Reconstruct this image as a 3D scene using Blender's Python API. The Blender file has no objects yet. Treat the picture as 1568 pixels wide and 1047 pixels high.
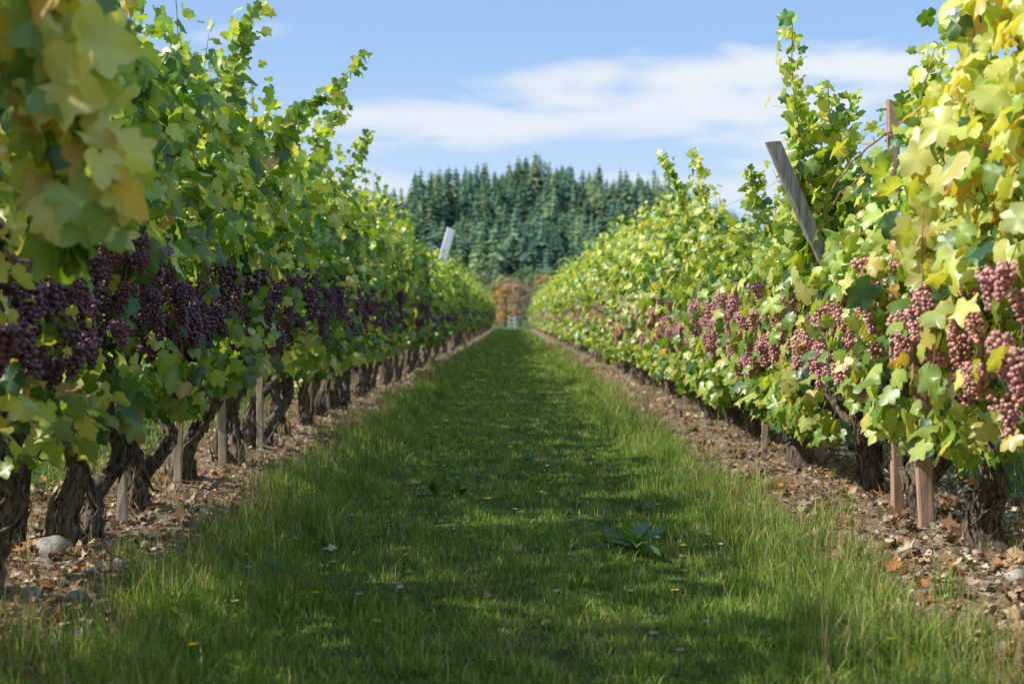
import bpy, math, numpy as np
from mathutils import Vector
R = np.random.default_rng(7)
scene = bpy.context.scene
col = scene.collection
FAR_Y = 20.0
# ---------------------------------------------------------------- helpers
def lin(obj):
    col.objects.link(obj); return obj
def empty(name, loc=(0,0,0)):
    e = bpy.data.objects.new(name, None); e.location = loc; e.empty_display_size = .1
    return lin(e)
def make_mesh(name, V, F, C=None, mats=(), midx=None, smooth=True):
    V = np.asarray(V, dtype=np.float32); F = np.asarray(F, dtype=np.int32)
    me = bpy.data.meshes.new(name)
    k = F.shape[1]
    me.vertices.add(len(V)); me.vertices.foreach_set("co", V.ravel())
    me.loops.add(F.size); me.loops.foreach_set("vertex_index", F.ravel())
    me.polygons.add(len(F)); me.polygons.foreach_set("loop_start", np.arange(0, F.size, k, dtype=np.int32))
    for m in mats: me.materials.append(m)
    if midx is not None: me.polygons.foreach_set("material_index", np.asarray(midx, dtype=np.int32))
    me.update(calc_edges=True)
    me.polygons.foreach_set("use_smooth", np.full(len(F), smooth, dtype=bool))
    if C is not None:
        C = np.asarray(C, dtype=np.float32)
        if C.shape[1] == 3: C = np.hstack([C, np.ones((len(C),1),dtype=np.float32)])
        a = me.attributes.new("col", 'FLOAT_COLOR', 'POINT'); a.data.foreach_set("color", C.ravel())
    return me
def obj(name, me, parent=None, loc=(0,0,0), rot=(0,0,0), sc=(1,1,1)):
    o = bpy.data.objects.new(name, me); o.location = loc; o.rotation_euler = rot; o.scale = sc
    lin(o)
    if parent: o.parent = parent
    return o
class Geo:
    def __init__(s): s.V=[];s.F=[];s.C=[];s.M=[];s.n=0
    def add(s,V,F,C,m=0):
        V=np.asarray(V,dtype=np.float32)
        if len(V)==0: return
        s.V.append(V); s.F.append(np.asarray(F)+s.n); s.n+=len(V)
        C=np.asarray(C,dtype=np.float32)
        if C.ndim==1: C=np.tile(C,(len(V),1))
        s.C.append(C); s.M.append(np.full(len(F),m))
    def mesh(s,name,mats,smooth=True):
        return make_mesh(name,np.vstack(s.V),np.vstack(s.F),np.vstack(s.C),mats,np.concatenate(s.M),smooth)
def nrm(v): return v/np.maximum(np.linalg.norm(v,axis=-1,keepdims=True),1e-6)
def sn(x,y,z=0,f=1,ph=0):
    return (np.sin(x*2.1*f+y*1.3*f+ph)+np.sin(-x*1.7*f+y*2.9*f+z*2.3*f+1.7+ph)+np.sin(x*3.7*f-z*3.1*f+y*.7*f+4.1+ph)+np.sin(z*4.3*f+y*4.9*f+2.2-ph))/4
# ---------------------------------------------------------------- materials
def newmat(name):
    m=bpy.data.materials.new(name); m.use_nodes=True
    nt=m.node_tree; nt.nodes.clear()
    return m,nt,nt.nodes,nt.links
def N(nd,t,**k):
    n=nd.new(t)
    for a,b in k.items(): setattr(n,a,b)
    return n
def leaf_mat(name, trans=.4, rough=.45, tint=(1.5,1.35,.5), gloss=0.):
    m,nt,nd,lk=newmat(name)
    out=N(nd,'ShaderNodeOutputMaterial'); at=N(nd,'ShaderNodeAttribute',attribute_name='col'); src=at.outputs['Color']
    pb=N(nd,'ShaderNodeBsdfDiffuse'); lk.new(src,pb.inputs['Color']); last=pb.outputs[0]
    if trans>0:
        tm=N(nd,'ShaderNodeVectorMath',operation='MULTIPLY'); tm.inputs[1].default_value=tint; lk.new(src,tm.inputs[0])
        tr=N(nd,'ShaderNodeBsdfTranslucent'); lk.new(tm.outputs[0],tr.inputs['Color'])
        ms=N(nd,'ShaderNodeMixShader'); ms.inputs[0].default_value=trans
        lk.new(last,ms.inputs[1]); lk.new(tr.outputs[0],ms.inputs[2]); last=ms.outputs[0]
    if gloss>0:
        gl=N(nd,'ShaderNodeBsdfGlossy'); gl.inputs['Roughness'].default_value=rough; gl.inputs['Color'].default_value=(1,1,1,1)
        ms=N(nd,'ShaderNodeMixShader'); ms.inputs[0].default_value=gloss; lk.new(last,ms.inputs[1]); lk.new(gl.outputs[0],ms.inputs[2]); last=ms.outputs[0]
    lk.new(last,out.inputs[0])
    return m
def rough_mat(name, c1, c2, scale=(1,1,1), ns=20, rough=.85, bump=.5, bdist=.01, useattr=False, detail=5, spec=.25, thr=(.35,.65)):
    m,nt,nd,lk=newmat(name)
    out=N(nd,'ShaderNodeOutputMaterial'); pb=N(nd,'ShaderNodeBsdfPrincipled'); pb.inputs['Roughness'].default_value=rough; pb.inputs['Specular IOR Level'].default_value=spec
    tc=N(nd,'ShaderNodeTexCoord'); mp=N(nd,'ShaderNodeMapping'); mp.inputs['Scale'].default_value=scale
    lk.new(tc.outputs['Object'],mp.inputs[0])
    no=N(nd,'ShaderNodeTexNoise'); no.inputs['Scale'].default_value=ns; no.inputs['Detail'].default_value=detail; no.inputs['Roughness'].default_value=.65
    lk.new(mp.outputs[0],no.inputs['Vector'])
    cr=N(nd,'ShaderNodeValToRGB'); cr.color_ramp.elements[0].position=thr[0]; cr.color_ramp.elements[1].position=thr[1]
    cr.color_ramp.elements[0].color=(*c1,1); cr.color_ramp.elements[1].color=(*c2,1)
    lk.new(no.outputs['Fac'],cr.inputs[0])
    if useattr:
        at=N(nd,'ShaderNodeAttribute',attribute_name='col'); mm=N(nd,'ShaderNodeVectorMath',operation='MULTIPLY')
        lk.new(at.outputs['Color'],mm.inputs[0]); lk.new(cr.outputs[0],mm.inputs[1]); lk.new(mm.outputs[0],pb.inputs['Base Color'])
    else: lk.new(cr.outputs[0],pb.inputs['Base Color'])
    bp=N(nd,'ShaderNodeBump'); bp.inputs['Strength'].default_value=bump; bp.inputs['Distance'].default_value=bdist
    lk.new(no.outputs['Fac'],bp.inputs['Height']); lk.new(bp.outputs[0],pb.inputs['Normal'])
    lk.new(pb.outputs[0],out.inputs[0])
    return m
M_leaf=leaf_mat('vine_leaf',.42,.42,(1.5,1.4,.42),.055)
M_shoot=rough_mat('shoot_bark',(.22,.10,.05),(.38,.20,.10),(1,1,1),40,.6,.1,detail=1)
M_bark=rough_mat('vine_bark',(.03,.021,.016),(.40,.31,.24),(6,6,1),12,.95,1.0,.03)
M_wood=rough_mat('weathered_wood',(.16,.14,.12),(.42,.38,.34),(9,9,.6),7,.9,.6,.006)
M_stake=rough_mat('stake_wood',(.36,.28,.20),(.58,.48,.37),(9,9,.6),7,.85,.4,.004)
M_rstake=rough_mat('red_stake_wood',(.34,.20,.14),(.55,.36,.27),(9,9,.6),7,.85,.4,.004)
M_dark=rough_mat('dark_wood',(.03,.024,.02),(.10,.08,.065),(9,9,.6),7,.9,.5,.005)
M_white=rough_mat('white_paint',(.8,.8,.8),(.87,.87,.87),(1,1,1),7,.5,.1)
M_metal=rough_mat('wire_metal',(.18,.17,.16),(.3,.29,.28),(1,1,1),30,.45,.1,spec=.6,detail=1)
M_grass=leaf_mat('grass_blade',.34,.5,(1.4,1.35,.5))
M_litter=leaf_mat('dry_leaf',.12,.8,(1.2,1,.7))
M_stone=rough_mat('stone',(.55,.55,.55),(1.2,1.2,1.2),(1,1,1),25,.9,.5,.01,True,detail=3)
M_conifer=leaf_mat('conifer_needles',0)
M_decid=leaf_mat('autumn_leaves',.2,.8,(1.2,1,.6))
def grape_mat(name):
    m,nt,nd,lk=newmat(name)
    out=N(nd,'ShaderNodeOutputMaterial'); at=N(nd,'ShaderNodeAttribute',attribute_name='col')
    pb=N(nd,'ShaderNodeBsdfPrincipled')
    tc=N(nd,'ShaderNodeTexCoord'); no=N(nd,'ShaderNodeTexNoise'); no.inputs['Scale'].default_value=90; no.inputs['Detail'].default_value=1; lk.new(tc.outputs['Object'],no.inputs['Vector'])
    mx=N(nd,'ShaderNodeMix',data_type='RGBA'); mr=N(nd,'ShaderNodeMapRange'); mr.inputs[1].default_value=.4; mr.inputs[2].default_value=.75; mr.inputs[3].default_value=0; mr.inputs[4].default_value=.3
    lk.new(no.outputs['Fac'],mr.inputs[0]); lk.new(mr.outputs[0],mx.inputs['Factor']); lk.new(at.outputs['Color'],mx.inputs['A']); mx.inputs['B'].default_value=(.45,.33,.42,1)
    lk.new(mx.outputs['Result'],pb.inputs['Base Color']); pb.inputs['Roughness'].default_value=.36
    lk.new(pb.outputs[0],out.inputs[0]); return m
M_grape=grape_mat('grape_skin')
# ---------------------------------------------------------------- terrain
def gz(x,y):
    x=np.asarray(x,float); y=np.asarray(y,float)
    ax=np.abs(x)
    berm=.06*np.exp(-((ax-1.85)/.45)**2)
    k=np.clip((60-y)/50,0,1)
    rough=.012*sn(x,y,0,4)+.008*sn(x,y,0,11,2)
    dirt=np.clip((ax-1.1)/.25,0,1)*np.clip((2.8-ax)/.25,0,1)
    rough=rough+dirt*(.016*sn(x,y,0,17,1)+.012*sn(x*1.3,y,0,31,3))
    return (berm+rough*k)*np.clip((6-ax)/2,0,1)*np.where(y<115,1,0)
def axis(segs):
    a=[]
    for s,e,st in segs: a+=list(np.arange(s,e,st))
    return np.array(a+[segs[-1][1]])
gx=axis([(-2500,-300,220),(-300,-30,30),(-30,-4,2),(-4,-2.7,.12),(-2.7,2.7,.04),(2.7,4,.12),(4,30,2),(30,300,30),(300,2500,220)])
gy=axis([(-60,0,10),(0,2.5,.5),(2.5,12,.05),(12,24,.15),(24,70,1),(70,140,5),(140,600,40),(600,4000,340)])
X,Y=np.meshgrid(gx,gy); Z=gz(X,Y)
nx,ny=len(gx),len(gy)
I=np.arange(nx*ny).reshape(ny,nx)
F=np.stack([I[:-1,:-1],I[:-1,1:],I[1:,1:],I[1:,:-1]],-1).reshape(-1,4)
m,nt,nd,lk=newmat('ground_soil_and_turf')
out=N(nd,'ShaderNodeOutputMaterial'); pb=N(nd,'ShaderNodeBsdfPrincipled'); pb.inputs['Roughness'].default_value=.95; pb.inputs['Specular IOR Level'].default_value=.1
tc=N(nd,'ShaderNodeTexCoord'); sp=N(nd,'ShaderNodeSeparateXYZ'); lk.new(tc.outputs['Object'],sp.inputs[0])
def noise(s,d=5,r=.6):
    n=N(nd,'ShaderNodeTexNoise'); n.inputs['Scale'].default_value=s; n.inputs['Detail'].default_value=d; n.inputs['Roughness'].default_value=r; lk.new(tc.outputs['Object'],n.inputs['Vector']); return n.outputs['Fac']
def math_(op,a,b=None,c=None):
    n=N(nd,'ShaderNodeMath',operation=op)
    for i,v in enumerate((a,b,c)):
        if v is None: continue
        if isinstance(v,(int,float)): n.inputs[i].default_value=v
        else: lk.new(v,n.inputs[i])
    return n.outputs[0]
def ramp(f,els):
    c=N(nd,'ShaderNodeValToRGB'); e=c.color_ramp.elements
    while len(e)<len(els): e.new(.5)
    for i,(p,cc) in enumerate(els): e[i].position=p; e[i].color=(*cc,1)
    lk.new(f,c.inputs[0]); return c.outputs[0]
fine=noise(45,5,.7); mid=noise(6,3)
soil=ramp(fine,[(.3,(.11,.075,.05)),(.5,(.32,.235,.16)),(.7,(.56,.44,.32))])
turf=ramp(mid,[(.3,(.05,.085,.02)),(.7,(.15,.165,.055))])
ax=math_('ABSOLUTE',sp.outputs['X'])
fold=math_('PINGPONG',math_('SUBTRACT',ax,0.0),1.82)
edge=math_('ADD',fold,math_('MULTIPLY',math_('SUBTRACT',mid,.5),.6))
mk=N(nd,'ShaderNodeMapRange'); mk.inputs[1].default_value=1.1; mk.inputs[2].default_value=1.3; lk.new(edge,mk.inputs[0])
farm=N(nd,'ShaderNodeMapRange'); farm.inputs[1].default_value=112; farm.inputs[2].default_value=114; farm.inputs[3].default_value=1; farm.inputs[4].default_value=0; lk.new(sp.outputs['Y'],farm.inputs[0])
msk=math_('MULTIPLY',mk.outputs[0],farm.outputs[0])
mx=N(nd,'ShaderNodeMix',data_type='RGBA'); lk.new(msk,mx.inputs['Factor']); lk.new(turf,mx.inputs['A']); lk.new(soil,mx.inputs['B'])
lk.new(mx.outputs['Result'],pb.inputs['Base Color'])
bp=N(nd,'ShaderNodeBump'); bp.inputs['Strength'].default_value=.9; bp.inputs['Distance'].default_value=.03; lk.new(fine,bp.inputs['Height']); lk.new(bp.outputs[0],pb.inputs['Normal'])
lk.new(pb.outputs[0],out.inputs[0])
obj('ground',make_mesh('ground',np.stack([X.ravel(),Y.ravel(),Z.ravel()],1),F,None,[m]))
# ---------------------------------------------------------------- leaf geometry
half=[(0,.02),(.13,-.15),(.34,-.17),(.47,-.02),(.56,.14),(.47,.24),(.40,.30),(.50,.46),(.55,.60),(.40,.66),(.28,.64),(.22,.80),(.12,.90)]
LT=np.array(half+[(0,1.0)]+[(-a,b) for a,b in half[:0:-1]])
LTl=np.array([(0,.0),(.34,-.17),(.56,.14),(.38,.30),(.54,.60),(.22,.68),(0,1.0),(-.22,.68),(-.54,.60),(-.38,.30),(-.56,.14),(-.34,-.17)])
BL=np.array([(0,0),(.10,.15),(.14,.4),(.12,.7),(0,1),(-.12,.7),(-.14,.4),(-.10,.15)])
def leaves(P,T,Nn,S,rng,tpl=LT,fold=(.05,.75),curl=(-.15,.65)):
    n=len(P)
    T=nrm(T); Nn=nrm(Nn-(Nn*T).sum(1,keepdims=True)*T); s=np.cross(T,Nn)
    pts=np.vstack([[0,.36],tpl]); k=len(pts)
    x=pts[:,0][None]*rng.uniform(.85,1.12,(n,1)); y=np.repeat(pts[:,1][None],n,0)
    fo=rng.uniform(*fold,(n,1)); cu=rng.uniform(*curl,(n,1)); wv=rng.uniform(0,.14,(n,1)); ph=rng.uniform(0,6.28,(n,1))
    z=-fo*np.abs(x)*.8-cu*y*y+wv*np.sin(np.arctan2(y-.36,x)*4+ph)*np.hypot(x,y-.36)*1.6
    V=P[:,None]+S[:,None,None]*(x[...,None]*s[:,None]+y[...,None]*T[:,None]+z[...,None]*Nn[:,None])
    b=np.arange(1,k); tri=np.stack([np.zeros(k-1,int),b,np.roll(b,-1)],1)
    F=(tri[None]+(np.arange(n)*k)[:,None,None]).reshape(-1,3)
    return V.reshape(-1,3),F,k
PAL=np.array([(.10,.21,.035),(.18,.31,.045),(.31,.43,.075),(.50,.57,.13),(.72,.66,.19),(.62,.43,.14),(.06,.14,.05)])
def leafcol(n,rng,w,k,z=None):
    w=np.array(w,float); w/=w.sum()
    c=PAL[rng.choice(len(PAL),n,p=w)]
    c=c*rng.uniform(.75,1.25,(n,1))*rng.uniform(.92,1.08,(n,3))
    if z is not None: c=c*(1+np.clip((z-1.15)/1.,0,1)[:,None]*np.array([.6,.4,.15]))  # higher leaves painted paler and yellower, standing in for the sunlit upper canopy
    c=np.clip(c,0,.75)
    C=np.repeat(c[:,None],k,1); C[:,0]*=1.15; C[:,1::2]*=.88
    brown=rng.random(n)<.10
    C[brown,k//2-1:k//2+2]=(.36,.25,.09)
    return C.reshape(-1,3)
def tube(path,rad,seg=8,amp=0.,rng=R,twist=3,cap=True):
    path=np.asarray(path,float); k=len(path); rad=np.broadcast_to(np.asarray(rad,float),(k,))
    t=np.gradient(path,axis=0); t=nrm(t)
    ref=np.array([1.,.13,.07]) if abs(nrm(path[-1]-path[0])[0])<.7 else np.array([.1,.2,1.])
    a=nrm(np.cross(t,ref)); b=np.cross(t,a)
    th=np.linspace(0,2*np.pi,seg,endpoint=False)
    rr=np.ones((k,seg))
    if amp>0:
        s=np.linspace(0,1,k)[:,None]; p=rng.uniform(0,6.28,4)
        rr+=amp*(.5*np.sin(2*th+p[0]+twist*s)+.45*np.sin(3*th+p[1]-twist*s*.7)+.4*np.sin(5*th+p[2]+twist*s*1.5))+amp*.5*rng.normal(0,1,(k,seg))
    r=rad[:,None]*rr
    V=path[:,None]+r[...,None]*(np.cos(th)[None,:,None]*a[:,None]+np.sin(th)[None,:,None]*b[:,None])
    V=V.reshape(-1,3)
    i=np.arange(k-1)[:,None]*seg; j=np.arange(seg)[None]; jn=(j+1)%seg
    A=(i+j).ravel();B=(i+jn).ravel();C=(i+seg+jn).ravel();D=(i+seg+j).ravel()
    F=np.vstack([np.stack([A,B,C],1),np.stack([A,C,D],1)])
    if cap:
        V=np.vstack([V,path[-1],path[0]]); nV=len(V)
        tp=(k-1)*seg+np.arange(seg)
        F=np.vstack([F,np.stack([tp,np.roll(tp,-1),np.full(seg,nV-2)],1),np.stack([np.roll(np.arange(seg),-1),np.arange(seg),np.full(seg,nV-1)],1)])
    return V,F
def smooth_path(pts,k=12):
    pts=np.asarray(pts,float); n=len(pts); t=np.linspace(0,n-1,k); o=[]
    P=np.vstack([2*pts[0]-pts[1],pts,2*pts[-1]-pts[-2]])
    for u in t:
        i=min(int(u),n-2); f=u-i; p0,p1,p2,p3=P[i],P[i+1],P[i+2],P[i+3]
        o.append(.5*((2*p1)+(-p0+p2)*f+(2*p0-5*p1+4*p2-p3)*f*f+(-p0+3*p1-3*p2+p3)*f**3))
    return np.array(o)
# ---------------------------------------------------------------- canopy
def canopy(G,rng,H,bottom,w,nfill=650,nsh=16,tpl=LT,size=.076,specials=(),side=1,fw=.36,shoots=True,grapez=(.72,1.2),oy=0.,thin=.85,topx=.25,big=1.,gap=.62):
    """local coords, side=+1: the alley lies toward +x"""
    P=[];Sz=[]
    for s in range(nsh):
        y=rng.uniform(-.56,.56); top=H+rng.normal(0,.17)
        hang=rng.random()<.3
        sx=rng.choice([-1,1]) if not hang else (side if rng.random()<.7 else -side)
        if hang:
            z0=rng.uniform(1.0,max(1.2,H-.5)); pts=[(rng.normal(0,.08),y,z0-.1),(sx*.18,y+rng.normal(0,.08),z0+.12),(sx*fw*.95,y+rng.normal(0,.12),z0-.1),(sx*(fw+.05),y+rng.normal(0,.15),z0-rng.uniform(.35,.6))]
        else:
            pts=[(rng.normal(0,.05),y,.78),(sx*rng.uniform(.05,.25),y*.9+rng.normal(0,.08),1.15),(sx*rng.uniform(.05,topx),y*.75+rng.normal(0,.1),(top+1)/2+.1),(sx*rng.uniform(.0,topx),y*.6+rng.normal(0,.14),top)]
        L=smooth_path(pts,28)
        if hang: L=L[L[:,2]>bottom]
        if len(L)<4: continue
        if shoots: 
            v,f=tube(L[::2],np.linspace(.0045,.002,len(L[::2])),4); G.add(v,f,(1,1,1),1)
        m=np.arange(1,len(L)); P.append(L[m]+rng.normal(0,1,(len(m),3))*[.045,.045,.03])
        m=m[rng.random(len(m))<.6]; P.append(L[m]+rng.normal(0,1,(len(m),3))*[.08,.08,.05])
    n0=sum(len(p) for p in P); Sz.append(np.ones(n0))
    for sp in specials:
        L=smooth_path(sp,30); v,f=tube(L,np.linspace(.005,.0022,len(L)),5); G.add(v,f,(1,1,1),1)
        for rep in range(3):
            P.append(L[2:]+rng.normal(0,1,(len(L)-2,3))*[.035,.035,.02]); Sz.append(np.full(len(L)-2,big)*np.linspace(1.15,.8,len(L)-2))
    n=nfill*2
    y=rng.uniform(-.56,.56,n); z=bottom+(H-.18-bottom)*rng.beta(1.15,1.5,n)
    y=y*(1-gap*.5*np.clip((z-1.35)/.5,0,1))
    sx=np.where(rng.random(n)<.62,side,-side)
    taper=np.clip((H+.05-z)/.7,.35,1)*np.clip((z-bottom+.25)/.45,.5,1)
    x=sx*fw*taper*np.clip(rng.beta(3.2,1.1,n)*1.12,0,1.15)+.06*sn(0,y+oy,z,1.3,side)
    keep=(sn(x,y+oy,z,1.7,3.3*side)+rng.uniform(-.4,.8,n))>.05
    Q=np.stack([x,y,z],1)[keep][:nfill]; P.append(Q); Sz.append(np.ones(len(Q)))
    P=np.vstack(P); Sz=np.concatenate(Sz)
    inz=(P[:,2]>grapez[0]-.05)&(P[:,2]<grapez[1])&(P[:,0]*side>.10)&(P[:,0]*side<.6)
    kp=~(inz&(rng.random(len(P))<thin+.14*sn(0,P[:,1]+oy,P[:,2],2.5)))
    P=P[kp]; Sz=Sz[kp]
    n=len(P)
    o=np.stack([np.sign(P[:,0]+side*.04)*1.0,np.zeros(n),np.zeros(n)],1)
    near_top=np.clip((P[:,2]-(H-.45))/.5,0,1)[:,None]
    T=o*.35+rng.normal(0,.45,(n,3))+np.array([0,0,-.8])*(1-.75*near_top)
    Nn=o*.55+rng.normal(0,.55,(n,3))+np.array([-.4,-.12,.4])
    sz=size*np.clip(rng.normal(1,.28,n),.4,1.6)*(1-.3*near_top[:,0])*Sz
    V,F,k=leaves(P,T,Nn,sz,rng,tpl)
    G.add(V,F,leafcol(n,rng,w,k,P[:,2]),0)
# ---------------------------------------------------------------- trunk
def trunk(G,rng,side,lean=0,hd=.76,detail=1):
    k=18 if detail else 7; sg=16 if detail else 7
    nst=rng.choice([1,2,3],p=[.35,.45,.2])
    for s in range(nst):
        dy=[rng.uniform(-.1,.1)] if nst==1 else ([-.2,.2] if nst==2 else [-.25,.05,.3])
        dy=dy[s]+rng.normal(0,.05)
        bx=rng.normal(0,.03); r0=rng.uniform(.038,.052)*(1 if nst==1 else .82)
        lx=lean+rng.normal(0,.07)
        pts=[(bx,dy*.3,-.06),(bx+lx*.25+rng.normal(0,.035),dy*.4+rng.normal(0,.045),.13),(bx+lx*.5+rng.normal(0,.05),dy*.7+rng.normal(0,.06),.32),(lx+rng.normal(0,.05),dy+rng.normal(0,.06),.52),(lx*.8,dy*1.2,hd-.04)]
        L=smooth_path(pts,k); s_=np.linspace(0,1,k)
        rad=r0*(1+.7*np.exp(-s_*9))*(1-.3*s_)*(1+.35*np.exp(-((s_-.92)/.12)**2))*(1+.14*rng.normal(0,1,k)*(s_>.1))
        v,f=tube(L,rad,sg,.3,rng,rng.uniform(-6,6)); G.add(v,f,(1,1,1),0)
        if detail:
            for q in range(30):
                i=rng.integers(1,k-4); a=rng.uniform(0,6.28); rr=rad[i]*rng.uniform(1.0,1.25)
                c=L[i:i+4]; aa=a+rng.normal(0,.25,4); g=rng.uniform(.0,.032)
                off=np.stack([np.cos(aa),np.sin(aa),np.zeros(4)],1)*(rr+np.array([g,.003,0,g*.5]))[:,None]
                v,f=tube(smooth_path(c+off,6),np.array([.002,.007,.009,.010,.006,.002])*rng.uniform(.6,1.2),4,.3,rng); G.add(v,f,(1,1,1),0)
        for d in (-1,1):
            e=rng.uniform(.45,.6)
            A=smooth_path([L[-2],(lx*.6,dy*1.1+d*.12,hd+.02+rng.normal(0,.03)),(rng.normal(0,.03),d*e*.6+dy*.4,.80+rng.normal(0,.03)),(0,d*e,.79)],9 if detail else 5)
            v,f=tube(A,np.linspace(r0*.7,.014,len(A)),9 if detail else 5,.25,rng); G.add(v,f,(1,1,1),0)
            if detail:
                for q in range(3):
                    i=rng.integers(3,8); b=A[i]; v,f=tube([b,b+[rng.normal(0,.02),rng.normal(0,.02),.05],b+[rng.normal(0,.03),rng.normal(0,.03),.1]],[.013,.011,.008],6,.2,rng); G.add(v,f,(1,1,1),0)
# ---------------------------------------------------------------- grape clusters
def ico(sub):
    import bmesh
    bm=bmesh.new(); bmesh.ops.create_icosphere(bm,subdivisions=sub,radius=1); bm.verts.ensure_lookup_table()
    V=np.array([v.co[:] for v in bm.verts]); F=np.array([[v.index for v in f.verts] for f in bm.faces]); bm.free(); return V,F
I1=ico(1); I2=ico(2); I3=ico(3)
def cluster(rng,base,n=85,L=.19,R0=.05,br=.0088,I=I2):
    pts=[]; tries=0
    while len(pts)<n and tries<5000:
        tries+=1
        s=rng.random()**.9; prof=R0*(1-.72*s)*(.65+.35*min(1,s*6))
        a=rng.uniform(0,6.28); r=prof*math.sqrt(rng.uniform(.25,1))
        p=np.array([r*math.cos(a),r*math.sin(a),-.02-s*L])
        if s<.35 and rng.random()<.25: p[0]+=R0*.8
        if all(np.sum((p-q)**2)>(br*1.4)**2 for q in pts): pts.append(p)
    pts=np.array(pts); m=len(pts)
    v,f=I; rad=br*rng.uniform(.85,1.1,(m,1,1))
    V=(pts[:,None]+v[None]*rad).reshape(-1,3); F=(f[None]+(np.arange(m)*len(v))[:,None,None]).reshape(-1,3)
    C=np.array(base)[None]*rng.uniform(.55,1.4,(m,1))*rng.uniform(.85,1.15,(m,3))
    return V,F,np.repeat(C,len(v),0)
def cluster_mesh(name,rng,base,**k):
    G=Geo(); G.add(*cluster(rng,base,**k),0)
    v,f=tube([(0,0,.05),(0,0,0),(0,0,-.12)],[.0025,.003,.002],5); G.add(v,f,(.12,.10,.03),0)
    return G.mesh(name,[M_grape])
DARK=(.18,.055,.085); PINK=(.62,.29,.26)
CL={-1:[cluster_mesh('dark_cluster',R,np.array(DARK)*f,n=int(R.integers(70,105)),L=R.uniform(.12,.18),R0=R.uniform(.042,.056)) for f in (.6,.8,1,1.15,1.6,.7)],
     1:[cluster_mesh('pink_cluster',R,PINK,n=int(R.integers(60,95)),L=R.uniform(.11,.16),R0=R.uniform(.038,.052)) for _ in range(6)]}
# ---------------------------------------------------------------- rows
XL,XR=-1.78,1.85
HR=lambda y: float(np.interp(y,[0,4.4,5.3,6.0,7,7.8,8.6,11,12.5,14.5,20,120],[2.3,2.3,2.0,1.8,1.8,1.75,1.55,1.6,1.8,2.1,2.3,2.35]))+.07*math.sin(y*1.9)
HL=lambda y: float(np.interp(y,[0,4,8,9.5,12,120],[2.55,2.55,2.55,2.42,2.38,2.36]))+.12*math.sin(y*2.3)
SPL=[ [(-1.55,9,1.9),(-1.4,9,2.2),(-1.15,9,2.4),(-.93,9,2.62)],
      [(-1.6,7.9,2.1),(-1.5,7.9,2.45),(-1.42,7.9,2.7)],
      [(-1.5,2.8,2.0),(-1.12,2.8,1.78),(-.87,2.8,1.48),(-.80,2.8,1.18)],
      [(-1.5,2.9,1.9),(-1.2,2.9,1.65),(-1.0,2.95,1.4),(-.92,2.95,1.15)],
      [(-1.5,2.9,2.2),(-1.25,3.0,2.0),(-1.02,3.0,1.75),(-.92,3.05,1.5)],
      [(-1.6,11,2.1),(-1.45,11,2.4),(-1.3,11.1,2.62)],
      [(-1.6,13,2.1),(-1.4,13,2.45),(-1.35,13.1,2.65)]]
SPR=[ [(1.6,7,1.3),(1.45,7,1.7),(1.38,7,2.1),(1.375,7,2.42)],
      [(1.7,7.1,1.4),(1.6,7.1,1.8),(1.57,7.1,2.15)],
      [(1.6,7.4,1.4),(1.5,7.4,1.8),(1.48,7.4,2.12)],
      [(1.65,7.0,1.4),(1.6,7,1.75),(1.68,7,2.05)],
      [(1.5,7.1,1.2),(1.42,7.1,1.6),(1.44,7.1,1.95)],
      [(1.6,7.2,1.3),(1.52,7.2,1.65),(1.5,7.2,2.0)],
      [(1.7,11.5,1.5),(1.55,11.6,2.0),(1.47,11.6,2.33)],
      [(1.6,12.5,1.6),(1.45,12.5,2.1),(1.34,12.5,2.4)],
      [(1.7,9,1.4),(1.55,9,1.7),(1.5,9,1.9)],
      [(1.8,6,1.4),(1.7,6,1.8),(1.75,5.9,2.05)],
      [(1.6,4.6,1.4),(1.5,4.6,2.0),(1.46,4.6,2.5)],
      [(1.6,4.4,1.4),(1.55,4.4,2.0),(1.56,4.4,2.6)],
      [(1.6,4.9,1.4),(1.6,4.9,1.9),(1.62,4.9,2.3)]]
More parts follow.
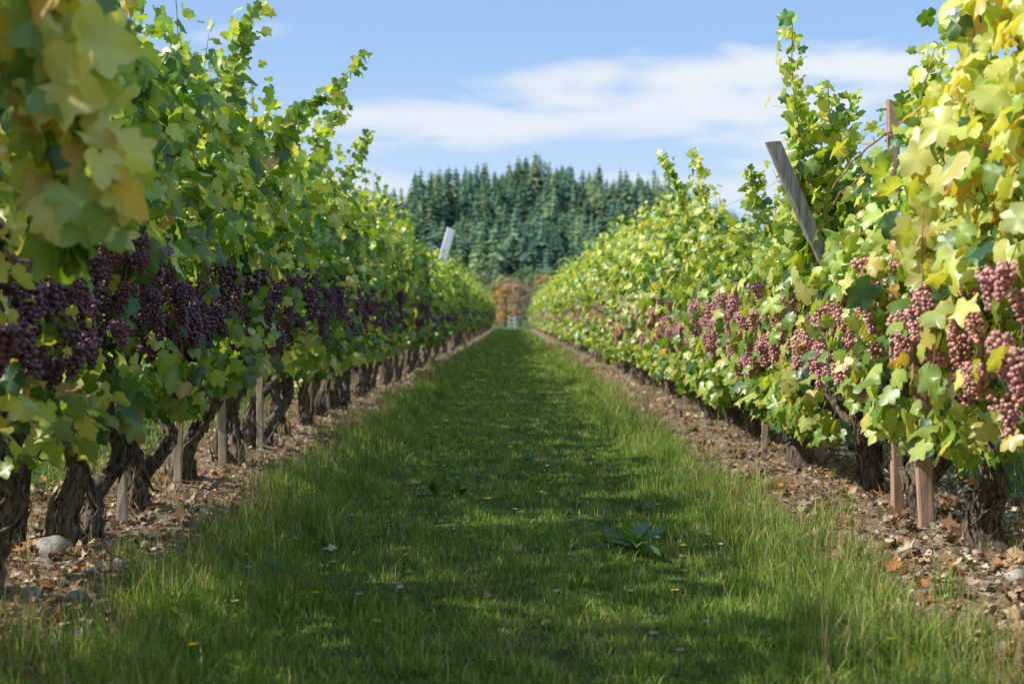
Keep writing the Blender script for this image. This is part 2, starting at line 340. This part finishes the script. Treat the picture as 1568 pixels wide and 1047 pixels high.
def vine_row(side_x,y0,sp,ymin,ymax,specials,dark):
    side=1 if side_x<0 else -1
    ys=np.arange(y0,ymax,sp)
    for y in ys:
        rng=np.random.default_rng(int(y*100)+(0 if dark else 5000))
        ox=side_x+rng.normal(0,.03)
        z0=float(gz(ox,y))
        e=empty('grape_vine',(ox,y,z0))
        H=HL(y) if dark else HR(y); bottom=(.52 if dark else (.48 if y<7 else .33))+rng.uniform(-.09,.07)
        if dark: w=[2.4,3,2.7,2.0,.8,.08,1.2] if y>4.5 else [1,1,1.5,2.5,5,1.3,.5]
        else: w=[1.2,2.4,3,3,1.4,.12,.7] if y>6 else ([.8,1.5,2.5,2.8,2.2,.3,.4] if y>5 else [.3,.6,1.6,2.8,4,.9,.2])
        loc=[[(a-ox,b-y,c-z0) for a,b,c in s] for s in specials if -sp/2<s[0][1]-y<=sp/2]
        dens=rng.uniform(.68,1.1) if dark else 1.
        G=Geo(); canopy(G,rng,H-z0,bottom,w,nfill=int((780 if dark else 740)*dens),nsh=int(14*dens),specials=loc,side=side,oy=y,grapez=(.76,1.2) if dark else (.62,1.06),fw=.36 if dark else .42,thin=.78 if dark else .72,topx=.24,big=1.35 if y<4 and dark else 1.1,gap=.75 if dark else .4)
        obj('foliage',G.mesh('foliage',[M_leaf,M_shoot]),e)
        G=Geo(); trunk(G,rng,side,lean=side*(.06 if dark else .12)); obj('trunk',G.mesh('trunk',[M_bark]),e)
        nc=(29 if y<10.5 else 24) if dark else (20 if y<7.2 else 20)
        zl,zh=(.76,1.22) if dark else (.62,1.10)
        for c in range(nc):
            me=CL[-1 if dark else 1][rng.integers(6)]
            s=rng.uniform(.7,1.15) if dark else rng.uniform(.72,1.08)
            yy_=rng.uniform(-.55,.55); zz=rng.uniform(zl+.12,zh)-.09*math.sin((y+yy_)*3.1)
            obj('grape_cluster',me,e,(side*(rng.uniform(.22,.40) if dark else rng.uniform(.26,.46)),yy_,zz),(rng.normal(0,.2),rng.normal(0,.2),rng.uniform(0,6.28)),(s,s,s))
vine_row(XL,.5,1.05,0,FAR_Y,SPL,True)
vine_row(XR,.3,1.03,0,FAR_Y,SPR,False)
def far_mesh(seed,dark):
    rng=np.random.default_rng(seed); G=Geo()
    w=[2.4,3,2.8,2.2,.9,.08,1.1] if dark else [1.2,2.4,3,3,1.4,.1,.6]
    Gc=Geo(); canopy(Gc,rng,2.33,.56 if dark else .34,w,nfill=460,nsh=12,tpl=LTl,size=.10,side=1,shoots=False,fw=.38,grapez=(.76,1.18),thin=.8 if dark else .7,gap=.7)
    off=0
    for v,f,c in zip(Gc.V,Gc.F,Gc.C): G.add(v,f-off,c,0); off+=len(v)
    trunk(Tr:=Geo(),rng,1,lean=.08,detail=0); off=0
    for v,f,c in zip(Tr.V,Tr.F,Tr.C): G.add(v,f-off,c,1); off+=len(v)
    for c in range(16 if dark else 13):
        v,f,cc=cluster(rng,DARK if dark else PINK,n=30,L=.16,R0=.045,br=.013,I=I1)
        G.add(v+np.array([rng.uniform(.29,.46),rng.uniform(-.5,.5),rng.uniform(.88,1.2)]),f,cc,2)
    return G.mesh('vine_variant',[M_leaf,M_bark,M_grape])
FD=[far_mesh(100+i,True) for i in range(6)]; FP=[far_mesh(200+i,False) for i in range(6)]
def far_row(x,y0,y1,pool,side,sp=1.05):
    for y in np.arange(y0,y1,sp):
        s=R.uniform(.92,1.07)*(.87 if (x==XL and 21<y<36) else 1); my=R.choice([-1,1])
        obj('grape_vine',pool[R.integers(len(pool))],None,(x+R.normal(0,.05),y,float(gz(x,y))),(0,0,0),(side,my,s))
yl=.5+1.05*math.ceil((FAR_Y-.5)/1.05); yr=.3+1.03*math.ceil((FAR_Y-.3)/1.03)
far_row(XL,yl,112,FD,1); far_row(XR,yr,112,FP,-1)
for xx,sd in ((-5.42,1),(-9.05,1)): far_row(xx,-2,80,FD,sd)
for xx,sd in ((5.48,-1),(9.1,-1)): far_row(xx,-2,80,FP,sd)
# ---------------------------------------------------------------- posts, stakes, wires
def post(name,base,top,w,d,mat,jit=.004):
    base=np.array(base,float); top=np.array(top,float); t=nrm(top-base); a=nrm(np.cross(t,[0,1,0.])); b=np.cross(t,a); k=10
    prof=[(-1,-.8),(-.8,-1),(.8,-1),(1,-.8),(1,.8),(.8,1),(-.8,1),(-1,.8)]
    V=[]
    for i in range(k):
        c=base+(top-base)*i/(k-1)
        for (p,q) in prof: V.append(c+a*(p*w/2+R.normal(0,jit*.4))+b*(q*d/2+R.normal(0,jit*.4))+(t*p*.012 if i==k-1 else 0))
    V.append(top+t*.004);F=[]
    for i in range(k-1):
        for j in range(8):
            A=i*8+j;B=i*8+(j+1)%8; F+= [(A,B,B+8),(A,B+8,A+8)]
    for j in range(8): F.append(((k-1)*8+j,(k-1)*8+(j+1)%8,8*k))
    V=np.array(V); o=obj(name,make_mesh(name,V-base,F,None,[mat],smooth=False),None,tuple(base)); return o
p=post('leaning_trellis_post',(2.12,7.1,-.05),(1.265,6.92,1.82),.068,.06,M_wood)
G=Geo()
def boxg(G,c,s,rot=0,col=(1,1,1),m=0):
    c=np.array(c,float); v=np.array([(x,y,z) for x in(-.5,.5) for y in(-.5,.5) for z in(-.5,.5)])*s
    v=v@np.array([[math.cos(rot),0,math.sin(rot)],[0,1,0],[-math.sin(rot),0,math.cos(rot)]]).T+c
    f=[(0,1,3),(0,3,2),(4,6,7),(4,7,5),(0,4,5),(0,5,1),(2,3,7),(2,7,6),(0,2,6),(0,6,4),(1,5,7),(1,7,3)]; G.add(v,f,col,m)
boxg(G,(-.56,-.16,1.25),(.10,.02,.05),-.4); boxg(G,(-.52,-.16,1.0),(.16,.03,.04),0); boxg(G,(-.52,-.19,1.02),(.03,.04,.09),0)
obj('wire_bracket',G.mesh('wire_bracket',[M_dark],False),p)
post('wooden_stake',(1.78,6.55,0),(1.735,6.5,1.95),.05,.045,M_rstake)
post('dark_trellis_post',(-1.98,5.6,0),(-1.66,5.3,2.35),.085,.08,M_dark)
post('cross_brace',(-2.0,4.5,1.13),(-1.42,4.35,1.12),.05,.06,M_dark)
for (x,y,h,lx,wd,mt) in [(-1.73,6.30,.95,-.02,.042,M_stake),(-1.78,7.55,.9,.02,.04,M_stake),(-1.74,9.8,.95,.0,.045,M_stake),(-1.97,5.55,.9,.02,.04,M_stake),(-1.75,8.6,.9,-.02,.04,M_stake),(-1.75,12.3,.9,0,.045,M_stake),(-1.75,14.7,.9,.03,.045,M_stake),
    (1.80,6.15,.95,-.05,.062,M_rstake),(1.95,6.7,.9,.0,.05,M_rstake),(1.93,8.9,.9,.02,.05,M_rstake),(1.9,11.2,.9,0,.05,M_stake),(1.7,9.6,.6,.03,.04,M_stake)]:
    post('wooden_stake',(x,y,float(gz(x,y))-.05),(x+lx,y+.02,h),wd,wd*.8,mt)
for y in np.arange(14,110,6.3):
    post('trellis_post',(XL-.05,y,-.05),(XL+R.normal(0,.05),y,2.1+R.normal(0,.1)),.08,.08,M_wood)
    post('trellis_post',(XR+.05,y+2,-.05),(XR+R.normal(0,.05),y+2,2.1+R.normal(0,.1)),.08,.08,M_wood)
post('white_pole',(-2.45,36,0),(-1.53,36,3.2),.22,.16,M_white)
G=Geo()
for x in (-.25,.25): boxg(G,(x,0,.5),(.07,.07,1.05),0)
for z in (.25,.55,.85): boxg(G,(0,.05,z),(.6,.025,.1),0)
obj('white_gate',G.mesh('white_gate',[M_white],False),None,(.0,116,0))
for x0 in (XL,XR):
    G=Geo()
    for z,dx in ((.80,0),(1.15,.12),(1.15,-.12),(1.55,.12),(1.55,-.12),(1.92,0)):
        ys=np.arange(0,112,1.05); L=np.stack([np.full(len(ys),x0+dx),ys,z+.01*np.sin(ys*1.1)],1)
        v,f=tube(L,.0017,4); G.add(v,f,(1,1,1))
    obj('trellis_wire',G.mesh('trellis_wire',[M_metal]))
G=Geo()
for pts in ([(1.45,6.5,1.55),(1.62,6.5,1.74),(1.8,6.45,1.87),(2.0,6.4,2.06)],[(1.55,6.9,1.5),(1.75,6.8,1.72),(1.95,6.7,1.86),(2.1,6.7,2.1)]):
    L=smooth_path(pts,22)+R.normal(0,.006,(22,3)); v,f=tube(L,np.linspace(.0055,.003,22),5); G.add(v,f,(1,1,1))
    for i in range(2,21,2):
        d=R.normal(0,.022,3); v,f=tube([L[i],L[i]+d*.5+[0,0,.01],L[i]+d],[.002,.0025,.001],4); G.add(v,f,(1,1,1))
obj('bare_vine_cane',G.mesh('bare_vine_cane',[M_shoot]))
# ---------------------------------------------------------------- grass
def blades(n_,xf,yf,hf,wf,cols,probs,rng,lean=.5):
    x,y=xf,yf; n=len(x); z=gz(x,y)-.004
    a=rng.uniform(0,6.28,n); d=np.stack([np.cos(a),np.sin(a),np.zeros(n)],1)
    yaw=rng.uniform(0,6.28,n); s=np.stack([np.cos(yaw),np.sin(yaw),np.zeros(n)],1)
    P=np.stack([x,y,z],1); h=hf; w=wf; ln=np.abs(rng.normal(0,lean,n))
    up=np.array([0,0,1.])
    def pt(f,k): return P+up*(h*f*(1-.25*ln*f))[:,None]+d*(h*ln*f*f)[:,None]+s*(w*k)[:,None]
    V=np.stack([pt(0,-.5),pt(0,.5),pt(.5,-.45),pt(.5,.45),pt(1,0)],1).reshape(-1,3)
    b=(np.arange(n)*5)[:,None,None]; F=(np.array([[0,1,3],[0,3,2],[2,3,4]])[None]+b).reshape(-1,3)
    c=np.array(cols)[rng.choice(len(cols),n,p=probs)]*rng.uniform(.7,1.3,(n,1))
    return V,F,np.repeat(c,5,0)
GC=[(.17,.29,.06),(.26,.39,.075),(.36,.46,.11),(.60,.52,.28),(.11,.22,.065)]
def ysamp(n,y0,y1,p,rng):
    u=rng.random(n); a=y0**(1-p); b=y1**(1-p); return (a+u*(b-a))**(1/(1-p))
def add_grass():
    rng=np.random.default_rng(3); G=Geo()
    n=290000; y=ysamp(n,3.0,112,1.65,rng); x=rng.uniform(-1.42,1.42,n)
    edge=1.15+.14*sn(x*0+np.sign(x)*3,y,0,1.5)+.10*sn(x*0,y,0,6,np.sign(x))
    patch=sn(x,y,0,1.7,1)+.6*sn(x,y,0,5,4)
    keep=(np.abs(x)<edge+rng.normal(0,.07,n))&((patch+rng.uniform(-1,1.4,n))>-.6)
    x,y,ed,patch=x[keep],y[keep],edge[keep],patch[keep]; n=len(x)
    e=np.clip((np.abs(x)-ed+.5)/.45,0,1); e=np.where(x>0,e*.75,e)
    clump=np.clip(.5+1.1*sn(x,y,0,5,2),.05,1.6)
    h=(.016+.024*clump+e*(.085*clump+.02))*rng.uniform(.5,1.5,n)
    w=.0032*np.maximum(1,y/6)*rng.uniform(.7,1.4,n)
    V,F,C=blades(n,x,y,h,w,GC,[.28,.3,.2,.1,.12],rng,.65)
    tone=(1+.22*sn(x,y,0,1.1,5)+.2*sn(x,y,0,6,5))[:,None]; dry=np.clip(-patch-.1,0,.8)[:,None]
    Cb=C*np.repeat(tone,5,0); dr=np.repeat(dry,5,0)*.6; C=Cb*(1-dr)+np.array([(.46,.41,.20)])*dr
    G.add(V,F,C)
    nt=520; ty=ysamp(nt,3.3,45,1.3,rng); tx=np.where(rng.random(nt)<.6,-1,1)*rng.normal(1.08,.15,nt)
    m=55; x=np.repeat(tx,m)+rng.normal(0,.035,nt*m); y=np.repeat(ty,m)+rng.normal(0,.035,nt*m)
    h=np.repeat(rng.uniform(.08,.22,nt),m)*rng.uniform(.4,1.2,nt*m)
    V,F,C=blades(len(x),x,y,h,.0036*np.maximum(1,y/7),GC,[.25,.27,.18,.2,.1],rng,.5); G.add(V,F,C)
    nt=500; ty=ysamp(nt,3.3,30,1.3,rng); tx=rng.uniform(-1.,1.,nt)
    m=30; x=np.repeat(tx,m)+rng.normal(0,.025,nt*m); y=np.repeat(ty,m)+rng.normal(0,.025,nt*m)
    h=np.repeat(rng.uniform(.04,.10,nt),m)*rng.uniform(.4,1.2,nt*m)
    V,F,C=blades(len(x),x,y,h,.0036*np.maximum(1,y/7),GC,[.25,.27,.3,.1,.08],rng,.7); G.add(V,F,C)
    n=45000; y=rng.uniform(2,60,n); sd=rng.choice([-1,1],n); x=sd*rng.uniform(2.5,4.8,n)
    V,F,C=blades(n,x,y,rng.uniform(.05,.16,n),np.full(n,.008),GC,[.3,.3,.2,.15,.05],rng); G.add(V,F,C)
    obj('grass',G.mesh('grass',[M_grass]))
    G=Geo(); nt=760; ty=ysamp(nt,3.3,50,1.2,rng); lf=rng.random(nt)<.65; tx=np.where(lf,-1,1)*np.where(rng.random(nt)<.55,rng.normal(1.2,.14,nt),rng.uniform(1.15,2.7,nt))
    m=24; x=np.repeat(tx,m)+rng.normal(0,.05,nt*m); y=np.repeat(ty,m)+rng.normal(0,.05,nt*m)
    h=np.repeat(rng.uniform(.05,.24,nt),m)*rng.uniform(.3,1.2,nt*m)
    V,F,C=blades(len(x),x,y,h,.003*np.maximum(1,y/7),[(.50,.39,.22),(.26,.17,.10),(.18,.25,.07)],[.42,.33,.25],rng,.6); G.add(V,F,C)
    obj('dry_weeds',G.mesh('dry_weeds',[M_grass]))
add_grass()
# ---------------------------------------------------------------- litter, stones
def add_litter():
    rng=np.random.default_rng(5); n=22000
    y=ysamp(n,3.0,60,1.5,rng); sd=np.where(rng.random(n)<.5,-1,1); x=sd*rng.uniform(1.2,2.75,n)
    k=rng.random(n)<.003; x=np.where(k,rng.uniform(-1.2,1.2,n),x)
    P=np.stack([x,y,gz(x,y)+rng.uniform(.002,.02,n)+np.where(k,.015,0)],1)
    a=rng.uniform(0,6.28,n); T=np.stack([np.cos(a),np.sin(a),rng.normal(0,.35,n)],1); Nn=np.stack([rng.normal(0,.5,n),rng.normal(0,.5,n),np.ones(n)],1)
    S=np.clip(rng.lognormal(-3.7,.5,n),.008,.07)*np.where(k,.7,1)
    V,F,kk=leaves(P,T,Nn,S,rng,LTl,(-.9,.9),(-.9,.6))
    pal=np.array([(.50,.34,.20),(.60,.46,.31),(.28,.17,.10),(.66,.55,.42),(.50,.22,.09),(.15,.10,.06)])
    C=pal[rng.choice(6,n,p=[.23,.17,.22,.15,.07,.16])]*rng.uniform(.7,1.2,(n,1))
    obj('fallen_leaves',make_mesh('fallen_leaves',V,F,np.repeat(C,kk,0),[M_litter]))
    n=9000; y=ysamp(n,3.0,40,1.6,rng); sd=np.where(rng.random(n)<.5,-1,1); x=sd*rng.uniform(1.22,2.7,n)
    r=np.clip(rng.lognormal(-4.6,.5,n),.004,.038); v,f=I1
    V=v[None]*(1+rng.normal(0,.18,(n,len(v),1)))*(r[:,None,None]*rng.uniform([.7,.7,.45],[1.2,1.2,.9],(n,3))[:,None])
    V=V+np.stack([x,y,gz(x,y)+r*.3],1)[:,None]; F=(f[None]+(np.arange(n)*len(v))[:,None,None]).reshape(-1,3)
    pal=np.array([(.40,.31,.22),(.50,.46,.42),(.25,.18,.12)]); C=pal[rng.choice(3,n,p=[.4,.15,.45])]*rng.uniform(.7,1.2,(n,1))
    obj('pebbles',make_mesh('pebbles',V.reshape(-1,3),F,np.repeat(C,len(v),0),[M_stone],smooth=False))
    for (x,y,s) in [(-1.78,5.5,(.095,.07,.05)),(-1.6,4.7,(.05,.04,.03)),(-1.72,5.2,(.04,.035,.03)),(-1.45,4.72,(.04,.03,.025)),(-1.86,4.55,(.05,.05,.035)),(-1.5,5.4,(.035,.03,.02)),(1.75,4.9,(.05,.04,.03))]:
        v,f=I3; q=v*(1+.14*sn(v[:,0],v[:,1],v[:,2],1.6,x)+.07*sn(v[:,0],v[:,1],v[:,2],4,y))[:,None]*np.array(s)
        obj('rock',make_mesh('rock',q,f,np.tile((.40,.37,.33),(len(q),1)),[M_stone]),None,(x,y,float(gz(x,y))+s[2]*.3),(0,0,R.uniform(0,3)))
    G=Geo()
    for i in range(170):
        sd=rng.choice([-1,1]); x=sd*rng.uniform(1.35,2.4); y=rng.uniform(3.4,16); a=rng.uniform(0,6.28); L=rng.uniform(.1,.5)
        t=np.linspace(0,1,7); px=x+np.cos(a)*L*t+rng.normal(0,.01,7); py=y+np.sin(a)*L*t+rng.normal(0,.01,7)
        pz=gz(px,py)+.01+.03*np.sin(t*3.1)*rng.random()*2
        v,f=tube(np.stack([px,py,pz],1),np.linspace(.004,.002,7),4); G.add(v,f,(1,1,1))
    obj('pruned_canes',G.mesh('pruned_canes',[M_shoot]))
add_litter()
def dock(x,y,s,n=12):
    rng=np.random.default_rng(int(abs(x*100)+y*10)); a=rng.uniform(0,6.28,n)
    P=np.tile([0,0,.01],(n,1))+rng.normal(0,.01,(n,3)); el=rng.uniform(.3,1.3,n)
    T=np.stack([np.cos(a)*np.cos(el),np.sin(a)*np.cos(el),np.sin(el)],1); Nn=np.stack([-np.cos(a)*np.sin(el),-np.sin(a)*np.sin(el),np.cos(el)],1)
    V,F,k=leaves(P,T,Nn,rng.uniform(.6,1.1,n)*s,rng,BL*[1.3,1],(-.5,-.1),(.1,.6))
    C=np.repeat(np.array([(.11,.22,.05)])*rng.uniform(.7,1.3,(n,1)),k,0)
    obj('dock_weed',make_mesh('dock_weed',V,F,C,[M_leaf]),None,(x,y,float(gz(x,y))))
dock(.50,5.75,.17,10); dock(.42,5.9,.13,7); dock(-.28,7.6,.14,9); dock(-.42,7.7,.12,7); dock(.62,6.9,.11,7); dock(-1.0,6.6,.13,8); dock(1.05,5.0,.11,7); dock(-.85,5.2,.12,8); dock(.1,9.4,.12,8)
def flowers():
    rng=np.random.default_rng(9); G=Geo()
    spots=[(-.63,4.45,1),(-.68,5.3,0),(-.4,4.1,1),(1.02,3.85,1),(-.38,4.7,0),(-.37,4.55,0)]+[(rng.uniform(-1,1),rng.uniform(3.7,10),int(rng.random()<.35)) for _ in range(70)]
    for x,y,yl in spots:
        z=float(gz(x,y)); h=rng.uniform(.06,.11); v,f=tube([(x,y,z),(x+.005,y,z+h*.5),(x+.01,y,z+h)],[.0012,.0012,.001],4); G.add(v,f,(.08,.14,.03))
        m=10; a=np.linspace(0,6.28,m,endpoint=False); r=.012 if yl else .011
        P=np.tile([x+.01,y,z+h],(m,1)); T=np.stack([np.cos(a),np.sin(a),np.full(m,.35)],1); Nn=np.tile([0,0,1.],(m,1))+T*.01
        V,F,k=leaves(P,T,Nn,np.full(m,r*1.3),rng,BL*[2.5,1],(0,.2),(0,.3)); G.add(V,F,np.tile((.75,.6,.03) if yl else (.6,.57,.5),(len(V),1)))
    obj('wildflowers',G.mesh('wildflowers',[M_grass]))
flowers()
# ---------------------------------------------------------------- hill with conifers
PX=np.array([-2200,-900,300,520,590,628,650,680,740,790,850,900,930,965,1030,1200,1500,3000]); PY=np.array([450,430,388,368,358,356,328,310,305,299,308,312,316,332,370,398,415,460])
def crest(x): 
    u=x/1150*2178+784
    return np.interp(u,PX,(485-PY)/2178*1150)
def hz(x,y):
    c=crest(x)
    t=np.clip((y-640)/(1150-640),0,1); f=t*t*(3-2*t)
    b=np.clip((1900-y)/750,0,1); 
    g=9*np.sin(x/38+y/90)+8*np.sin(x/23-y/60+1)
    return np.where(y<1150,c*(.25*t+.75*f),c*b)+g*np.sin(np.pi*t)*1.2+2*np.sin(x/17)*t-.5
hx=np.arange(-1400,1401,14.); hy=np.arange(600,1950,14.)
X,Y=np.meshgrid(hx,hy); Z=hz(X,Y); I=np.arange(X.size).reshape(X.shape)
F=np.stack([I[:-1,:-1],I[:-1,1:],I[1:,1:],I[1:,:-1]],-1).reshape(-1,4)
obj('hill',make_mesh('hill',np.stack([X.ravel(),Y.ravel(),Z.ravel()],1),F,None,[rough_mat('hill_floor',(.05,.08,.045),(.10,.14,.07),(1,1,1),.05,.95,.1)]))
def conifer_tpl(rng,nt=13,nb=8):
    V=[];F=[]
    for i in range(nt):
        t=i/(nt-1); z=.10+.88*t; r=.27*(1-t)**.7*rng.uniform(.7,1.3)+.012; a0=rng.uniform(0,6.28)
        for j in range(nb):
            if rng.random()<.12: continue
            a=a0+j*2*np.pi/nb+rng.normal(0,.15); rr=r*rng.uniform(.55,1.3); da=.42; q=len(V)
            dr=rr*rng.uniform(.15,.5)
            V+=[(0,0,z+.05),(rr*.6*math.cos(a-da),rr*.6*math.sin(a-da),z-dr*.5),(rr*math.cos(a),rr*math.sin(a),z-dr),(rr*.6*math.cos(a+da),rr*.6*math.sin(a+da),z-dr*.5)]
            F+=[(q,q+1,q+2),(q,q+2,q+3)]
    q=len(V); V+=[(.01,0,0),(-.005,.01,0),(-.005,-.01,0),(0,0,1)]; F+=[(q,q+1,q+3),(q+1,q+2,q+3),(q+2,q,q+3)]
    return np.array(V),np.array(F)
def forest():
    rng=np.random.default_rng(11); G=Geo(); tp=[conifer_tpl(rng) for _ in range(6)]
    n=2700; x=rng.uniform(-330,380,n); y=640+(1180-640)*rng.random(n)**.8
    z=hz(x,y)
    cols=np.array([(.10,.18,.12),(.15,.24,.13),(.21,.30,.14),(.32,.37,.15),(.36,.30,.17)])  # greens lifted slightly toward blue: distance haze painted into the tree colours
    for t in range(6):
        s=np.arange(n)%6==t; v,f=tp[t]; m=s.sum()
        h=np.clip(rng.lognormal(3.1,.25,m),9,34); a=rng.uniform(0,6.28,m); wd=h**.5*5.6*rng.uniform(.75,1.3,m)
        vx=v[None,:,0]*np.cos(a)[:,None]-v[None,:,1]*np.sin(a)[:,None]; vy=v[None,:,0]*np.sin(a)[:,None]+v[None,:,1]*np.cos(a)[:,None]
        V=np.stack([vx*wd[:,None]+x[s][:,None],vy*wd[:,None]+y[s][:,None],v[None,:,2]*h[:,None]+z[s][:,None]-.5],-1).reshape(-1,3)
        F=(f[None]+(np.arange(m)*len(v))[:,None,None]).reshape(-1,3)
        pt=.5+.5*sn(x[s]/45,y[s]/45,0,1); ci=np.clip((pt*2.8+rng.normal(0,.8,m)),0,4.4).astype(int)
        C=cols[ci]*rng.uniform(.6,1.4,(m,1))
        G.add(V,F,np.repeat(C,len(v),0))
    obj('conifer_forest',G.mesh('conifer_forest',[M_conifer],False))
forest()
def decid(rng,h,c):
    G=Geo(); v,f=tube(smooth_path([(0,0,-.2),(.1,0,h*.3),(-.1,.1,h*.6),(0,0,h*.9)],8),np.linspace(h*.03,h*.006,8),7,.1,rng); G.add(v,f,(.1,.08,.06),1)
    cl=[]
    for i in range(16):
        a=rng.uniform(0,6.28); z=rng.uniform(.2,.92)*h; r=h*.32*math.sin(math.pi*min(1,(z/h)*.95+.08))*rng.uniform(.3,1)
        p=np.array([r*math.cos(a),r*math.sin(a),z]); cl.append(p)
        v,f=tube([(0,0,z*.7),p*[.5,.5,.9],p],[h*.012,h*.008,h*.003],5); G.add(v,f,(.1,.08,.06),1)
    for p in cl:
        m=70; q=p+rng.normal(0,1,(m,3))*h*[.075,.075,.06]
        V,F,k=leaves(q,rng.normal(0,1,(m,3)),rng.normal(0,1,(m,3))+[0,0,.6],rng.uniform(.5,1.2,m)*h*.045,rng,BL*[3,1]); G.add(V,F,np.repeat(np.array([c])*rng.uniform(.6,1.35,(m,1)),k,0),0)
    return G.mesh('deciduous',[M_decid,M_bark])
rng=np.random.default_rng(21)
specs=[((.66,.40,.17),8),((.52,.46,.19),9),((.26,.34,.15),10),((.46,.35,.23),8),((.20,.29,.13),11),((.40,.42,.18),9)]
DM=[decid(rng,h,c) for c,h in specs]
def dtree(i,x,y,s): obj('deciduous_tree',DM[i],None,(x,y,0),(0,0,R.uniform(0,6)),(s,s,s))
for i,x,y,s in [(0,-.7,150,.55),(3,.9,160,.62),(0,-1.8,170,.5),(2,3.2,170,.5),(3,4.5,190,.7),(2,-6,200,.75),(5,-2.5,260,.9),(4,-14,240,.9),(2,-22,230,.9),(0,5,230,.95),(5,12,300,.9),(5,-8,330,1.3),(2,6,340,1.2),(2,16,260,1),(4,26,280,1.1),(5,-30,280,1.1),(4,-42,300,1.3),(2,36,300,1.2),(3,0,380,1.3),(5,-22,390,1.3),(4,22,400,1.5),(3,9,420,1.5),(1,-3,430,1.5),(5,-50,420,1.6),(4,48,420,1.6)]:
    dtree(i,x,y,s)
for k in range(60): dtree(int(R.choice([2,4,5,3,2,4])),R.uniform(-160,170),R.uniform(440,640),R.uniform(1.2,1.9))
# ---------------------------------------------------------------- light
EL=math.radians(41); AZ=math.radians(-100)
sd=Vector((math.sin(AZ)*math.cos(EL),math.cos(AZ)*math.cos(EL),math.sin(EL)))
L=bpy.data.lights.new('sun','SUN'); L.energy=5.0; L.angle=math.radians(.53); L.color=(1,.96,.86)
lo=bpy.data.objects.new('sun',L); lo.rotation_euler=(-sd).to_track_quat('-Z','Y').to_euler(); lin(lo)
W=bpy.data.worlds.new('World'); scene.world=W; W.use_nodes=True; nt=W.node_tree; nd=nt.nodes; lk=nt.links; nd.clear()
W.cycles.sampling_method='NONE'
out=N(nd,'ShaderNodeOutputWorld'); bg=N(nd,'ShaderNodeBackground'); sky=N(nd,'ShaderNodeTexSky',sky_type='NISHITA')
sky.sun_disc=False; sky.sun_elevation=EL; sky.sun_rotation=AZ%(2*math.pi); sky.air_density=1.0; sky.dust_density=.4; sky.ozone_density=2.0
bg.inputs['Strength'].default_value=.145
tc=N(nd,'ShaderNodeTexCoord'); sp=N(nd,'ShaderNodeSeparateXYZ'); lk.new(tc.outputs['Generated'],sp.inputs[0])
yy=math_('MAXIMUM',math_('ABSOLUTE',sp.outputs['Y']),.08)
u=math_('DIVIDE',sp.outputs['X'],yy); v=math_('DIVIDE',sp.outputs['Z'],yy)
cb=N(nd,'ShaderNodeCombineXYZ'); lk.new(math_('MULTIPLY',u,7.),cb.inputs[0]); lk.new(math_('MULTIPLY',v,28.),cb.inputs[1])
n1=N(nd,'ShaderNodeTexNoise'); n1.inputs['Scale'].default_value=1.; n1.inputs['Detail'].default_value=5; n1.inputs['Roughness'].default_value=.55; n1.inputs['Distortion'].default_value=.6; lk.new(cb.outputs[0],n1.inputs['Vector'])
nn=math_('SUBTRACT',n1.outputs['Fac'],.5)
def ell(cx,cy,rx,ry,sl,amp):
    du=math_('SUBTRACT',u,cx); dv=math_('SUBTRACT',math_('SUBTRACT',v,cy),math_('MULTIPLY',du,sl))
    a=math_('POWER',math_('ABSOLUTE',math_('DIVIDE',du,rx)),2.); b=math_('POWER',math_('ABSOLUTE',math_('DIVIDE',dv,ry)),2.)
    f=math_('SUBTRACT',1.,math_('SQRT',math_('ADD',a,b)))
    f=math_('ADD',f,math_('MULTIPLY',nn,2.4))
    m_=N(nd,'ShaderNodeMapRange',interpolation_type='SMOOTHSTEP'); m_.inputs[1].default_value=-.15; m_.inputs[2].default_value=.7; m_.inputs[3].default_value=0; m_.inputs[4].default_value=amp; lk.new(f,m_.inputs[0]); return m_.outputs[0]
es=[ell(.17,.172,.20,.020,.05,1.),ell(-.02,.135,.16,.020,.02,.9),ell(.12,.145,.20,.028,.03,.95),ell(-.2,.197,.05,.007,.1,.35),ell(-.08,.085,.12,.02,0,.75),ell(.2,.09,.2,.02,0,.75)]
cm=es[0]
for e in es[1:]: cm=math_('MAXIMUM',cm,e)
hm=N(nd,'ShaderNodeMapRange'); hm.inputs[1].default_value=.0; hm.inputs[2].default_value=.2; hm.inputs[3].default_value=.45; hm.inputs[4].default_value=0; lk.new(v,hm.inputs[0])
cm=math_('MAXIMUM',cm,hm.outputs[0])
m0=N(nd,'ShaderNodeMix',data_type='RGBA'); m0.inputs['Factor'].default_value=.5; lk.new(sky.outputs[0],m0.inputs['A']); m0.inputs['B'].default_value=(2.6,4.4,7.6,1)
mx=N(nd,'ShaderNodeMix',data_type='RGBA'); lk.new(cm,mx.inputs['Factor']); lk.new(m0.outputs['Result'],mx.inputs['A']); mx.inputs['B'].default_value=(5.7,6.1,6.6,1)
lk.new(mx.outputs['Result'],bg.inputs['Color']); lk.new(bg.outputs[0],out.inputs[0])
# ---------------------------------------------------------------- camera
cam=bpy.data.cameras.new('camera'); cam.lens=50; cam.sensor_width=36; cam.clip_start=.05; cam.clip_end=6000
cam.dof.use_dof=True; cam.dof.focus_distance=6.5; cam.dof.aperture_fstop=3.5
co=bpy.data.objects.new('camera',cam); co.location=(0,0,.97); co.rotation_euler=(math.radians(90-1.0),0,math.radians(0)); lin(co); scene.camera=co
scene.view_settings.view_transform='Standard'; scene.view_settings.look='None'; scene.view_settings.exposure=0
